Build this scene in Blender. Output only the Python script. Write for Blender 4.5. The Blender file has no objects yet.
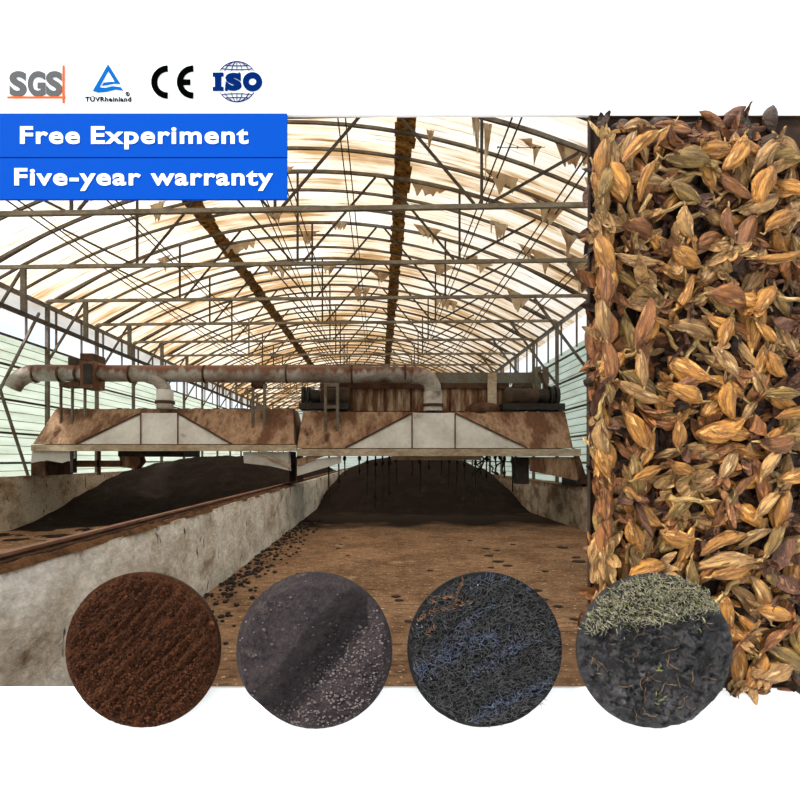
import bpy, math, random
from mathutils import Vector, Matrix, noise, Euler
R = random.Random(7)
C = bpy.context.scene.collection
F, CX, CY, CH = 570.0, 380.0, 460.0, 2.0      # lens, principal point, eye height
DW = 3.0                                        # distance of the white partition

def Q(px, py, d):
    return Vector(((px - CX) / F * d, d, CH - (py - CY) / F * d))

def srgb(r, g, b):
    f = lambda c: (c / 255 / 12.92) if c <= 10 else ((c / 255 + .055) / 1.055) ** 2.4
    return (f(r), f(g), f(b), 1)

ORD = ('first second third fourth fifth sixth seventh eighth ninth tenth eleventh twelfth thirteenth fourteenth '
       'fifteenth sixteenth seventeenth eighteenth nineteenth twentieth').split()

# ------------------------------------------------------------------ mesh builder
class MB:
    def __init__(s):
        s.v, s.f, s.m = [], [], []
    def add(s, vs, fs, mi=0):
        b = len(s.v)
        s.v.extend(Vector(p) for p in vs)
        for f in fs:
            s.f.append(tuple(b + i for i in f)); s.m.append(mi)
        return s
    def box(s, a, b, mi=0):
        (x0, y0, z0), (x1, y1, z1) = a, b
        return s.add([(x0,y0,z0),(x1,y0,z0),(x1,y1,z0),(x0,y1,z0),(x0,y0,z1),(x1,y0,z1),(x1,y1,z1),(x0,y1,z1)],
                     [(0,3,2,1),(4,5,6,7),(0,1,5,4),(1,2,6,5),(2,3,7,6),(3,0,4,7)], mi)
    def bar(s, p, q, w, h=None, up=(0,0,1), mi=0):
        p, q = Vector(p), Vector(q); h = h or w
        d = (q - p).normalized(); u = Vector(up)
        if abs(d.dot(u)) > .98: u = Vector((0,1,0))
        a = d.cross(u).normalized(); b = a.cross(d).normalized()
        a *= w/2; b *= h/2
        vs = [p-a-b, p+a-b, p+a+b, p-a+b, q-a-b, q+a-b, q+a+b, q-a+b]
        return s.add(vs, [(0,1,2,3),(7,6,5,4),(0,4,5,1),(1,5,6,2),(2,6,7,3),(3,7,4,0)], mi)
    def tube(s, pts, r, n=12, cap=True, mi=0):
        pts = [Vector(p) for p in pts]; k = len(pts)
        rs = r if isinstance(r, (list, tuple)) else [r]*k
        vs, fs, pa = [], [], None
        for i, p in enumerate(pts):
            t = (pts[min(i+1,k-1)] - pts[max(i-1,0)]).normalized()
            if pa is None:
                u = Vector((0,0,1)) if abs(t.z) < .9 else Vector((0,1,0))
                pa = t.cross(u).normalized()
            pa = (pa - t*pa.dot(t)).normalized(); pb = t.cross(pa)
            for j in range(n):
                a = 2*math.pi*j/n
                vs.append(p + (pa*math.cos(a) + pb*math.sin(a))*rs[i])
        for i in range(k-1):
            for j in range(n):
                fs.append((i*n+j, i*n+(j+1)%n, (i+1)*n+(j+1)%n, (i+1)*n+j))
        if cap:
            fs.append(tuple(range(n-1,-1,-1))); fs.append(tuple((k-1)*n+j for j in range(n)))
        return s.add(vs, fs, mi)
    def prism(s, pts, y0, y1, mi=0):           # pts: (x,z) outline extruded along y
        n = len(pts)
        vs = [(x,y0,z) for x,z in pts] + [(x,y1,z) for x,z in pts]
        fs = [tuple(range(n)), tuple(range(2*n-1,n-1,-1))] + [(i,n+i,n+(i+1)%n,(i+1)%n) for i in range(n)]
        return s.add(vs, fs, mi)
    def plate(s, pts, d, t, mi=0):             # image-measured outline at distance d
        return s.prism([(Q(x,y,d).x, Q(x,y,d).z) for x,y in pts], d, d+t, mi)
    def build(s, name, mats, parent=None, smooth=False, fix=True):
        o0 = parent
        off = Vector((0,0,0))
        while o0 is not None:
            off += o0.location; o0 = o0.parent
        me = bpy.data.meshes.new(name)
        me.from_pydata([v - off for v in s.v], [], s.f)
        if not isinstance(mats, (list, tuple)): mats = [mats]
        for m in mats: me.materials.append(m)
        if len(mats) > 1: me.polygons.foreach_set('material_index', s.m)
        if fix:
            import bmesh
            bm = bmesh.new(); bm.from_mesh(me)
            bmesh.ops.recalc_face_normals(bm, faces=bm.faces); bm.to_mesh(me); bm.free()
        if smooth: me.polygons.foreach_set('use_smooth', [True]*len(me.polygons))
        me.update()
        o = bpy.data.objects.new(name, me); C.objects.link(o)
        if parent is not None: o.parent = parent
        return o

def tag(o, label, cat, group=None, kind=None):
    o['label'] = label; o['category'] = cat
    if group: o['group'] = group
    if kind: o['kind'] = kind
    return o
def thing(name, label, cat, loc, group=None):
    o = bpy.data.objects.new(name, None); C.objects.link(o)
    o.location = loc; o.empty_display_size = .1
    return tag(o, label, cat, group)
def struct(o, label, cat):
    o['kind'] = 'structure'; o['label'] = label; o['category'] = cat
    return o
def copy_tree(o, parent=None):
    c = o.copy(); C.objects.link(c)
    if parent is not None: c.parent = parent
    for ch in o.children: copy_tree(ch, c)
    return c

# ------------------------------------------------------------------ materials
def mat(name, c1, c2=None, c3=None, scale=3.0, stretch=(1,1,1), rough=.8, metal=0.0, bump=0.0, bscale=30.0,
        lo=.42, hi=.62, fine=0.25, spec=.3, rnd=0.0):
    m = bpy.data.materials.new(name); m.use_nodes = True
    nt = m.node_tree; N = nt.nodes; L = nt.links; N.clear()
    out = N.new('ShaderNodeOutputMaterial'); b = N.new('ShaderNodeBsdfPrincipled')
    L.new(b.outputs[0], out.inputs[0])
    b.inputs['Roughness'].default_value = rough; b.inputs['Metallic'].default_value = metal
    b.inputs['Specular IOR Level'].default_value = spec
    b.inputs['Base Color'].default_value = c1
    tc = N.new('ShaderNodeTexCoord'); mp = N.new('ShaderNodeMapping'); mp.inputs['Scale'].default_value = stretch
    L.new(tc.outputs['Object'], mp.inputs[0])
    col = None
    def noise_n(sc, det=6):
        n = N.new('ShaderNodeTexNoise'); n.inputs['Scale'].default_value = sc; n.inputs['Detail'].default_value = det
        n.inputs['Roughness'].default_value = .62
        L.new(mp.outputs[0], n.inputs['Vector']); return n
    if c2:
        n = noise_n(scale); r = N.new('ShaderNodeValToRGB'); e = r.color_ramp.elements
        e[0].position = lo; e[0].color = c1; e[1].position = hi; e[1].color = c2
        if c3:
            x = e.new(min(.95, hi + .1)); x.color = c3
        L.new(n.outputs[0], r.inputs[0]); col = r.outputs[0]
        if fine:
            n2 = noise_n(scale*9, 3); mr = N.new('ShaderNodeMapRange')
            mr.inputs[1].default_value = .3; mr.inputs[2].default_value = .7
            mr.inputs[3].default_value = 1-fine; mr.inputs[4].default_value = 1+fine
            L.new(n2.outputs[0], mr.inputs[0])
            mx = N.new('ShaderNodeVectorMath'); mx.operation = 'SCALE'
            L.new(col, mx.inputs[0]); L.new(mr.outputs[0], mx.inputs['Scale']); col = mx.outputs[0]
        if rnd:
            oi = N.new('ShaderNodeObjectInfo'); m3 = N.new('ShaderNodeMapRange')
            m3.inputs[3].default_value = 1-rnd; m3.inputs[4].default_value = 1+rnd
            L.new(oi.outputs['Random'], m3.inputs[0])
            mx = N.new('ShaderNodeVectorMath'); mx.operation = 'SCALE'
            L.new(col, mx.inputs[0]); L.new(m3.outputs[0], mx.inputs['Scale']); col = mx.outputs[0]
        L.new(col, b.inputs['Base Color'])
    if bump:
        n = noise_n(bscale); bp = N.new('ShaderNodeBump'); bp.inputs['Strength'].default_value = bump
        bp.inputs['Distance'].default_value = .03
        L.new(n.outputs[0], bp.inputs['Height']); L.new(bp.outputs[0], b.inputs['Normal'])
    m['_col'] = 0
    return m

def translucent(name, c1, c2, c3, scale, stretch, lo, hi, top, dif=.25, age=None, lines=None):
    m = bpy.data.materials.new(name); m.use_nodes = True
    nt = m.node_tree; N = nt.nodes; L = nt.links; N.clear()
    out = N.new('ShaderNodeOutputMaterial'); mix = N.new('ShaderNodeMixShader'); mix.inputs[0].default_value = dif
    t = N.new('ShaderNodeBsdfTranslucent'); d = N.new('ShaderNodeBsdfDiffuse')
    tc = N.new('ShaderNodeTexCoord'); mp = N.new('ShaderNodeMapping'); mp.inputs['Scale'].default_value = stretch
    L.new(tc.outputs['Object'], mp.inputs[0])
    n = N.new('ShaderNodeTexNoise'); n.inputs['Scale'].default_value = scale; n.inputs['Detail'].default_value = 8
    n.inputs['Roughness'].default_value = .68
    L.new(mp.outputs[0], n.inputs['Vector'])
    f = n.outputs[0]
    if age:                                     # older, dirtier sheets deeper in the hall
        sp = N.new('ShaderNodeSeparateXYZ'); L.new(tc.outputs['Object'], sp.inputs[0])
        mr = N.new('ShaderNodeMapRange'); mr.inputs[1].default_value = age[0]; mr.inputs[2].default_value = age[1]
        mr.inputs[3].default_value = age[2]; mr.inputs[4].default_value = age[3]
        L.new(sp.outputs[1], mr.inputs[0])
        big = N.new('ShaderNodeTexNoise'); big.inputs['Scale'].default_value = .28; big.inputs['Detail'].default_value = 3
        L.new(tc.outputs['Object'], big.inputs['Vector'])
        m2 = N.new('ShaderNodeMath'); m2.operation = 'MULTIPLY_ADD'; m2.inputs[1].default_value = .75; L.new(big.outputs[0], m2.inputs[0]); L.new(mr.outputs[0], m2.inputs[2])
        a = N.new('ShaderNodeMath'); a.operation = 'ADD'; L.new(f, a.inputs[0]); L.new(m2.outputs[0], a.inputs[1]); f = a.outputs[0]
    r = N.new('ShaderNodeValToRGB'); e = r.color_ramp.elements
    e[0].position = lo; e[0].color = c1; e[1].position = hi; e[1].color = c2
    x = e.new(top); x.color = c3
    L.new(f, r.inputs[0]); col = r.outputs[0]
    if lines:                                   # dirt caught along the sheet corrugations
        mp2 = N.new('ShaderNodeMapping'); mp2.inputs['Scale'].default_value = lines; L.new(tc.outputs['Object'], mp2.inputs[0])
        n2 = N.new('ShaderNodeTexNoise'); n2.inputs['Scale'].default_value = 1; n2.inputs['Detail'].default_value = 5
        n2.inputs['Roughness'].default_value = .7; L.new(mp2.outputs[0], n2.inputs['Vector'])
        r2 = N.new('ShaderNodeValToRGB'); r2.color_ramp.elements[0].position = .34; r2.color_ramp.elements[0].color = (.40,.28,.17,1)
        r2.color_ramp.elements[1].position = .44; r2.color_ramp.elements[1].color = (1,1,1,1)
        L.new(n2.outputs[0], r2.inputs[0])
        mm = N.new('ShaderNodeVectorMath'); mm.operation = 'MULTIPLY'; L.new(col, mm.inputs[0]); L.new(r2.outputs[0], mm.inputs[1]); col = mm.outputs[0]
    L.new(col, t.inputs[0]); L.new(col, d.inputs[0])
    L.new(t.outputs[0], mix.inputs[1]); L.new(d.outputs[0], mix.inputs[2]); L.new(mix.outputs[0], out.inputs[0])
    return m

M = {}
M['white'] = mat('white_paint', (.88,.88,.88,1), rough=.7)
M['blue'] = mat('sign_blue', srgb(4,70,168), rough=.8, spec=.03)
M['apron'] = mat('bounce_apron', (.74,.74,.73,1), (.68,.68,.67,1), scale=1, rough=.9)
M['letter'] = mat('sign_white', (.9,.9,.9,1), rough=.7)
M['grey_ink'] = mat('grey_ink', srgb(92,92,92), rough=.9, spec=.02)
M['orange_ink'] = mat('orange_ink', srgb(222,98,34), rough=1, spec=.02)
M['cyan_ink'] = mat('blue_ink', srgb(12,92,165), rough=1, spec=.02)
M['black_ink'] = mat('black_ink', (.001,.001,.001,1), rough=1, spec=0)
M['navy_ink'] = mat('navy_ink', srgb(0,32,92), rough=1, spec=.02)
M['roof'] = translucent('roof_sheet', (.68,.67,.64,1), (.63,.50,.36,1), (.36,.21,.09,1), 1.0, (.22,2.4,.22), .60, .88, 1.02, .12,
                        age=(9,42,-.12,.06), lines=(.5,15,.5))
M['film'] = translucent('torn_film', (.80,.72,.58,1), (.66,.50,.34,1), (.34,.21,.12,1), 3, (1,1,1), .4, .62, .8, .25)
M['strip'] = translucent('rusted_strip', (.52,.34,.13,1), (.26,.15,.05,1), (.05,.03,.015,1), 6, (1,1,1), .38, .53, .64, .45)
M['clad'] = translucent('wall_sheet', (.80,.83,.75,1), (.72,.75,.66,1), (.48,.48,.40,1), 1.2, (1,.4,3), .42, .6, .8, .15)
M['fascia'] = translucent('fascia_sheet', (.93,.92,.90,1), (.85,.83,.80,1), (.6,.55,.5,1), 1.2, (1,.4,3), .42, .6, .8, .1)
M['rib'] = mat('rib_steel', srgb(92,80,66), srgb(120,110,96), srgb(78,50,30), scale=1.2, rough=.75)
M['chord'] = mat('chord_steel', srgb(138,128,112), srgb(112,98,82), srgb(104,72,48), scale=1.5, stretch=(.5,1,1), rough=.7)
M['web'] = mat('web_steel', srgb(62,50,40), srgb(82,70,58), scale=2, rough=.75)
M['post'] = mat('post_steel', srgb(110,106,96), srgb(96,78,60), srgb(80,48,30), scale=1.4, rough=.7)
M['rust'] = mat('rusty_sheet', srgb(104,70,50), srgb(164,132,106), srgb(78,48,32), scale=.8, stretch=(1.6,1,.55), rough=.85, bump=.35, bscale=14, lo=.44, hi=.56)
M['rustd'] = mat('dark_rusty_steel', srgb(64,40,27), srgb(96,68,50), srgb(38,24,18), scale=2.0, rough=.85, bump=.3, bscale=18)
M['streak'] = mat('streaked_sheet', srgb(112,74,50), srgb(168,142,118), srgb(200,188,172), scale=2.6, stretch=(2.4,1,.35), rough=.8, lo=.46, hi=.60)
M['galv'] = mat('galvanised_sheet', srgb(206,202,198), srgb(186,180,174), srgb(122,98,80), scale=.9, rough=.55, lo=.45, hi=.62, fine=.08, bump=.12, bscale=5)
M['beam'] = mat('painted_beam', srgb(186,170,148), srgb(160,138,112), srgb(96,66,46), scale=1.6, stretch=(.5,1,1), rough=.7)
M['dark'] = mat('black_steel', srgb(34,28,25), srgb(52,44,38), scale=4, rough=.6)
M['motor'] = mat('motor_casing', srgb(58,44,36), srgb(82,62,46), srgb(40,28,22), scale=3, rough=.7, bump=.3)
M['compost'] = mat('compost', srgb(36,30,27), srgb(46,38,33), srgb(80,64,50), scale=2.2, rough=1, bump=1.0, bscale=8, lo=.45, hi=.66, fine=.5, spec=.05)
M['dirt'] = mat('brown_dirt', srgb(110,78,54), srgb(78,54,38), srgb(132,104,80), scale=2.5, rough=1, bump=.8, bscale=12, fine=.4, spec=.05)
M['clod'] = mat('dark_clod', srgb(48,42,44), srgb(68,56,50), scale=5, rough=.9, bump=.5)
M['rail'] = mat('rail_steel', srgb(150,106,84), srgb(120,78,58), scale=3, stretch=(1,.3,1), rough=.55)

def pipe_material():                            # rust settles on the upper half of the duct
    m = mat('duct_sheet', srgb(166,160,154), srgb(124,108,96), srgb(80,58,44), scale=1.5, stretch=(.8,1,1), rough=.5, fine=.2)
    nt = m.node_tree; N = nt.nodes; L = nt.links
    b = N['Principled BSDF']; src = b.inputs['Base Color'].links[0].from_socket
    tc = N.new('ShaderNodeTexCoord'); sp = N.new('ShaderNodeSeparateXYZ'); L.new(tc.outputs['Object'], sp.inputs[0])
    n = N.new('ShaderNodeTexNoise'); n.inputs['Scale'].default_value = 2.6; n.inputs['Detail'].default_value = 7
    mp = N.new('ShaderNodeMapping'); mp.inputs['Scale'].default_value = (2.2,1,.5); L.new(tc.outputs['Object'], mp.inputs[0]); L.new(mp.outputs[0], n.inputs['Vector'])
    ma = N.new('ShaderNodeMath'); ma.operation = 'MULTIPLY_ADD'; ma.inputs[1].default_value = .55; L.new(n.outputs[0], ma.inputs[0]); L.new(sp.outputs[2], ma.inputs[2])
    r = N.new('ShaderNodeMapRange'); r.inputs[1].default_value = .27; r.inputs[2].default_value = .40; L.new(ma.outputs[0], r.inputs[0])
    mx = N.new('ShaderNodeMix'); mx.data_type = 'RGBA'
    L.new(r.outputs[0], mx.inputs[0]); L.new(src, mx.inputs[6]); mx.inputs[7].default_value = srgb(112,70,48)
    L.new(mx.outputs[2], b.inputs['Base Color'])
    return m
M['duct'] = pipe_material()

def plaster_material(name, base, dirt, top_z, dirt_h, low):
    """limewashed concrete: dirt washed down from the top edge, brown splashes, dark pits"""
    m = mat(name, base, low, srgb(120,92,70), scale=1.1, stretch=(1,1,1.6), rough=.9, lo=.44, hi=.60, fine=.22, bump=1.0, bscale=9)
    nt = m.node_tree; N = nt.nodes; L = nt.links
    b = N['Principled BSDF']; src = b.inputs['Base Color'].links[0].from_socket
    tc = N.new('ShaderNodeTexCoord'); sp = N.new('ShaderNodeSeparateXYZ'); L.new(tc.outputs['Object'], sp.inputs[0])
    mp = N.new('ShaderNodeMapping'); mp.inputs['Scale'].default_value = (1.5,1.3,1.8); L.new(tc.outputs['Object'], mp.inputs[0])
    n = N.new('ShaderNodeTexNoise'); n.inputs['Scale'].default_value = 2.2; n.inputs['Detail'].default_value = 8; n.inputs['Roughness'].default_value = .7
    L.new(mp.outputs[0], n.inputs['Vector'])
    ma = N.new('ShaderNodeMath'); ma.operation = 'MULTIPLY_ADD'; ma.inputs[1].default_value = .6; L.new(n.outputs[0], ma.inputs[0]); L.new(sp.outputs[2], ma.inputs[2])
    r = N.new('ShaderNodeMapRange'); r.inputs[1].default_value = top_z + .30 - dirt_h; r.inputs[2].default_value = top_z + .30 - dirt_h + .16; L.new(ma.outputs[0], r.inputs[0])
    mx = N.new('ShaderNodeMix'); mx.data_type = 'RGBA'
    L.new(r.outputs[0], mx.inputs[0]); L.new(src, mx.inputs[6]); mx.inputs[7].default_value = dirt
    v = N.new('ShaderNodeTexNoise'); v.inputs['Scale'].default_value = 7; v.inputs['Detail'].default_value = 5
    mp3 = N.new('ShaderNodeMapping'); mp3.inputs['Scale'].default_value = (1,1,.45); L.new(tc.outputs['Object'], mp3.inputs[0]); L.new(mp3.outputs[0], v.inputs['Vector'])
    r3 = N.new('ShaderNodeMapRange'); r3.inputs[1].default_value = .64; r3.inputs[2].default_value = .71; L.new(v.outputs[0], r3.inputs[0])
    mx2 = N.new('ShaderNodeMix'); mx2.data_type = 'RGBA'; L.new(r3.outputs[0], mx2.inputs[0]); L.new(mx.outputs[2], mx2.inputs[6]); mx2.inputs[7].default_value = srgb(62,46,36)
    L.new(mx2.outputs[2], b.inputs['Base Color'])
    return m
M['plaster'] = plaster_material('limewashed_concrete', srgb(242,236,228), srgb(128,96,70), 1.226, .03, srgb(206,194,178))
M['plaster3'] = plaster_material('soiled_concrete_side', srgb(190,176,156), srgb(120,92,68), 1.52, .06, srgb(150,128,104))
M['plaster2'] = plaster_material('soiled_concrete', srgb(176,162,144), srgb(108,80,58), 1.226, .18, srgb(112,92,74))

def floor_material():
    m = mat('packed_floor', srgb(154,120,93), srgb(118,89,67), srgb(186,154,122), scale=.7, rough=.95, fine=.3, spec=.1, lo=.40, hi=.60)
    nt = m.node_tree; N = nt.nodes; L = nt.links
    b = N['Principled BSDF']; src = b.inputs['Base Color'].links[0].from_socket
    tc = N.new('ShaderNodeTexCoord'); sp = N.new('ShaderNodeSeparateXYZ'); L.new(tc.outputs['Object'], sp.inputs[0])
    # rows of short tine prints across the trough
    mp = N.new('ShaderNodeMapping'); mp.inputs['Scale'].default_value = (3.2,13,1); L.new(tc.outputs['Object'], mp.inputs[0])
    n = N.new('ShaderNodeTexNoise'); n.inputs['Scale'].default_value = 1.0; n.inputs['Detail'].default_value = 4; L.new(mp.outputs[0], n.inputs['Vector'])
    r = N.new('ShaderNodeMapRange'); r.inputs[1].default_value = .34; r.inputs[2].default_value = .44; r.inputs[3].default_value = .42; r.inputs[4].default_value = 1; L.new(n.outputs[0], r.inputs[0])
    s1 = N.new('ShaderNodeVectorMath'); s1.operation = 'SCALE'; L.new(src, s1.inputs[0]); L.new(r.outputs[0], s1.inputs['Scale'])
    # straw flecks
    n2 = N.new('ShaderNodeTexNoise'); n2.inputs['Scale'].default_value = 17; n2.inputs['Detail'].default_value = 3; L.new(tc.outputs['Object'], n2.inputs['Vector'])
    r2 = N.new('ShaderNodeMapRange'); r2.inputs[1].default_value = .62; r2.inputs[2].default_value = .68; L.new(n2.outputs[0], r2.inputs[0])
    mx = N.new('ShaderNodeMix'); mx.data_type = 'RGBA'; L.new(r2.outputs[0], mx.inputs[0]); L.new(s1.outputs[0], mx.inputs[6]); mx.inputs[7].default_value = srgb(214,184,146)
    # floor turns darker with distance, edge broken up by noise
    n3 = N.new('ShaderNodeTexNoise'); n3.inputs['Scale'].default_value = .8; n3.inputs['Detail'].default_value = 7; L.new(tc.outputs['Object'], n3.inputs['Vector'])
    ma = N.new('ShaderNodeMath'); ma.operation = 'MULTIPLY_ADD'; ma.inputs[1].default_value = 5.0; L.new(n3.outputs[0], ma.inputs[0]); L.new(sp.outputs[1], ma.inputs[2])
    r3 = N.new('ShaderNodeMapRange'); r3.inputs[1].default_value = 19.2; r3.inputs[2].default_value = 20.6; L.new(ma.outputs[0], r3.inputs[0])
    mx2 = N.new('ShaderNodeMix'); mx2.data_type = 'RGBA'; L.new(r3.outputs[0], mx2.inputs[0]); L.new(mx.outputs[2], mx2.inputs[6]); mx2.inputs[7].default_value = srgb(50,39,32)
    L.new(mx2.outputs[2], b.inputs['Base Color'])
    bp = N.new('ShaderNodeBump'); bp.inputs['Strength'].default_value = .7; bp.inputs['Distance'].default_value = .05
    L.new(n.outputs[0], bp.inputs['Height']); L.new(bp.outputs[0], b.inputs['Normal'])
    return m
M['floor'] = floor_material()

# ------------------------------------------------------------------ hall shell
XL, XR, Y0, Y1 = -11.8, 7.2, 3.06, 72.0
XM = (XL + XR) / 2
def A(x): return CH + 8.35 - .031*(x - XM)**2
EAVE = A(XL)
struct(MB().box((XL-.3,DW,-.1),(XR+.3,Y1+.3,0)).build('floor', M['floor']), 'packed brown earth floor of the hall turning darker towards the heaps', 'floor')

struct(MB().box((XL-.3,-6,-.1),(XR+.3,DW-.001,0)).build('floor', M['apron']), 'unseen pale apron added before the white partition to bounce light', 'floor')  # unseen apron added to bounce light onto the lower partition
mb = MB(); nx = 28; wl = .23
ny = int((Y1 - Y0)/wl*5)
vs, fs = [], []
for j in range(ny+1):
    y = Y0 + (Y1-Y0)*j/ny
    dz = .022*math.sin(2*math.pi*y/wl)
    for i in range(nx+1):
        x = XL-.35 + (XR-XL+.7)*i/nx
        vs.append((x, y, A(x) + dz))
for j in range(ny):
    for i in range(nx):
        a = j*(nx+1)+i; fs.append((a,a+1,a+nx+2,a+nx+1))
mb.add(vs, fs)
struct(mb.build('ceiling', M['roof'], smooth=True, fix=False), 'arched roof of stained translucent corrugated sheets', 'roof')

def slat_wall(name, x, top, label, y0=Y0, y1=Y1, sgn=1):
    mb = MB(); z = .02; p = .27
    while z < top - .05:
        mb.add([(x, y0, z), (x, y1, z), (x - sgn*.030, y1, z+p+.03), (x - sgn*.030, y0, z+p+.03),
                (x-sgn*.006, y0, z), (x-sgn*.006, y1, z), (x - sgn*.036, y1, z+p+.03), (x - sgn*.036, y0, z+p+.03)],
               [(0,1,2,3),(4,5,6,7),(0,1,5,4),(2,3,7,6),(0,3,7,4),(1,2,6,5)])
        mb.box((min(x, x+sgn*.012), y0, z-.004), (max(x, x+sgn*.012), y1, z+.016), 1)  # dark strip standing in for the thin shadow at each lap
        z += p
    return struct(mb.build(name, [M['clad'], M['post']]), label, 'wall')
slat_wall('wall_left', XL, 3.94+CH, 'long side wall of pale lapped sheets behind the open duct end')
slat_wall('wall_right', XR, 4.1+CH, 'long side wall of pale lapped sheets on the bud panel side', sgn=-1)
mb = MB()
for k in range(30):
    mb.box((XL, Y1, .02+k*.35), (XR, Y1+.03, .33+k*.35))
struct(mb.build('wall_back', M['clad']), 'far end wall of pale sheets closing the hall', 'wall')
mb = MB().box((XL-.02, Y0, 4.72+CH), (XL, Y1, EAVE-.05))
struct(mb.build('trim_1', M['fascia']), 'pale fascia sheet under the eave on the open duct side', 'fascia')

# white partition with the opening into the hall
def wx(px): return (px-CX)/F*DW
def wz(py): return CH-(py-CY)/F*DW
OX0, OX1, OZ0, OZ1 = wx(-14), wx(593), wz(688), wz(115)
WT = .02
mb = MB()
mb.box((XL, DW, OZ1), (XR, DW+WT, 5.2)); mb.box((XL, DW, 0), (XR, DW+WT, OZ0))
mb.box((XL, DW, OZ0), (OX0, DW+WT, OZ1)); mb.box((OX1, DW, OZ0), (XR, DW+WT, OZ1))
struct(mb.build('wall_front', M['white']), 'white partition wall with a wide opening onto the hall', 'wall')

gp = [(XL + (XR-XL)*i/24, A(XL + (XR-XL)*i/24)-.02) for i in range(25)]
struct(MB().prism([(XR, 5.2), (XL, 5.2)] + gp, DW, DW+WT).build('wall_sun_block', M['clad']), 'unseen pale sheet added above the white partition to block sun', 'wall')  # added out of view to keep sun off the near hall floor
# ------------------------------------------------------------------ trusses, ribs, posts
CHZ = CH + 5.6
S, D0, NT = 3.5, 9.26, 18
BN = [-11.4, -7.0, -2.35, 2.25, 6.8]; TN = [-9.3, -4.7, 0.0, 4.5]
GX = -10.35
def truss_parts(root, y):
    mb = MB(); n = 26; top = []
    for i in range(n+1):
        x = XL + (XR-XL)*i/n; top.append(Vector((x, y, A(x)-.12)))
    for a, b in zip(top, top[1:]): mb.bar(a, b, .07, .09)
    mb.build('top_chord', M['rib'], root)
    MB().box((XL, y-.05, CHZ-.05), (XR, y+.05, CHZ+.05)).build('bottom_chord', M['chord'], root)
    for k, x in enumerate(BN):
        for t in TN:
            if abs(t - x) < 2.6:
                s = .16 if t > x else -.16
                MB().bar((x+s, y, CHZ+.06), (t-s*.8, y, A(t)-.16), .055, .055).build('diagonal_web', M['web'], root)
        if 0 < k < 4:
            MB().bar((x, y, CHZ+.06), (x, y, A(x)-.16), .06, .06).build('vertical_web', M['web'], root)
    MB().box((GX-.07, y-.05, 4.28+CH), (GX+.07, y+.05, CHZ-.06)).build('hanger', M['post'], root)
    MB().bar((GX-.1, y+.08, CHZ-.05), (XL+.05, y+.08, 3.5+CH), .06, .07).build('knee_brace', M['post'], root)
    MB().bar((XR-1.9, y+.08, CHZ-.05), (XR-.1, y+.08, 3.1+CH), .06, .09).build('knee_brace', M['post'], root)
t0 = thing('roof_truss', '', 'truss', (XM, D0, CHZ), 'roof trusses')
truss_parts(t0, D0)
p0 = MB().box((XL+.02, D0-.06, 0), (XL+.14, D0+.06, EAVE-.1)).build('wall_post', M['post'])
p1 = MB().box((XR-.14, D0-.06, 0), (XR-.02, D0+.06, EAVE-.1)).build('wall_post', M['post'])
def rib_mesh(y):
    mb = MB(); n = 26
    pts = [Vector((XL + (XR-XL)*i/n, y, A(XL + (XR-XL)*i/n)-.09)) for i in range(n+1)]
    for a, b in zip(pts, pts[1:]): mb.bar(a, b, .07, .07)
    return mb
r0 = rib_mesh(D0).build('roof_rib', M['rib'])
for k in range(NT):
    y = D0 + S*k; o = ORD[k]
    t = t0 if k == 0 else copy_tree(t0)
    t.location.y = y; t.rotation_euler.z = -.035
    tag(t, f'braced steel roof truss, {o} of the row going away from the white partition', 'truss', 'roof trusses')
    for s, p, w in ((0, p0, 'open duct side'), (1, p1, 'bud panel side')):
        q = p if k == 0 else p.copy()
        if k: C.objects.link(q)
        q.location.y = S*k + (.33 if s == 0 else -.33)
        tag(q, f'steel wall post on the {w} under the {o} roof truss', 'post', 'wall posts ' + w)
    for j in (1, 2):
        q = r0 if (k == 0 and j == 1) else r0.copy()
        if not (k == 0 and j == 1): C.objects.link(q)
        q.location.y = S*k + S*j/3
        tag(q, f'curved steel roof rib, {ORD[j-1]} one behind the {o} roof truss', 'rib', 'arched roof ribs')
YE = D0 + S*NT
for i, x in enumerate((-9.3, -7.5, -3.6, -2.7, -.9, 2.9, 4.6, 6.1)):
    mb = MB()
    for s in (-.09, .09):
        mb.bar((x+s, Y0, A(x+s)-.26), (x+s, Y1, A(x+s)-.26), .032, .032)
    th = thing('purlin_rod', f'twin thin purlin rods under the roof, {ORD[i]} line counted from the open duct side', 'purlin', (x, Y0, A(x)-.26), 'twin purlin rods')
    for s in (-.09, .09):
        MB().bar((x+s, Y0, A(x+s)-.26), (x+s, Y1, A(x+s)-.26), .03, .03).build('rod', M['web'], th)
mb = MB().box((GX-.06, Y0, 4.18+CH), (GX+.06, YE, 4.29+CH))
tag(mb.build('eave_girder', M['web']), 'long dark girder carried by the truss hangers on the open duct side', 'girder')
for x, w in ((XL+.08, 'open duct'), (XR-.08, 'bud panel')):
    tag(MB().box((x-.07, Y0, EAVE-.2), (x+.07, YE, EAVE-.08)).build('eave_beam', M['post']), f'steel eave beam along the {w} side wall', 'beam')
    s = 1 if x < 0 else -1
    for i, z in enumerate((1.0, 1.9, 2.85, 3.9, 5.0, 5.92)):
        tag(MB().box((x-.05, Y0, z-.03), (x+.0, YE, z+.04)).build('wall_girt', M['web']), f'horizontal steel girt on the {w} side wall, {ORD[i]} up from the floor', 'girt', 'wall girts ' + w)
    for k in range(int((YE-Y0)/1.75)):
        y = D0 - S + k*1.75 + .87
        q = MB().box((x-.03, y-.03, (3.94 if x < 0 else 4.1)+CH), (x+.03, y+.03, EAVE-.2)).build('window_mullion', M['post'])
        tag(q, f'slim upright in the open clerestory gap of the {w} side wall', 'mullion', f'clerestory uprights {w}')
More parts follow.
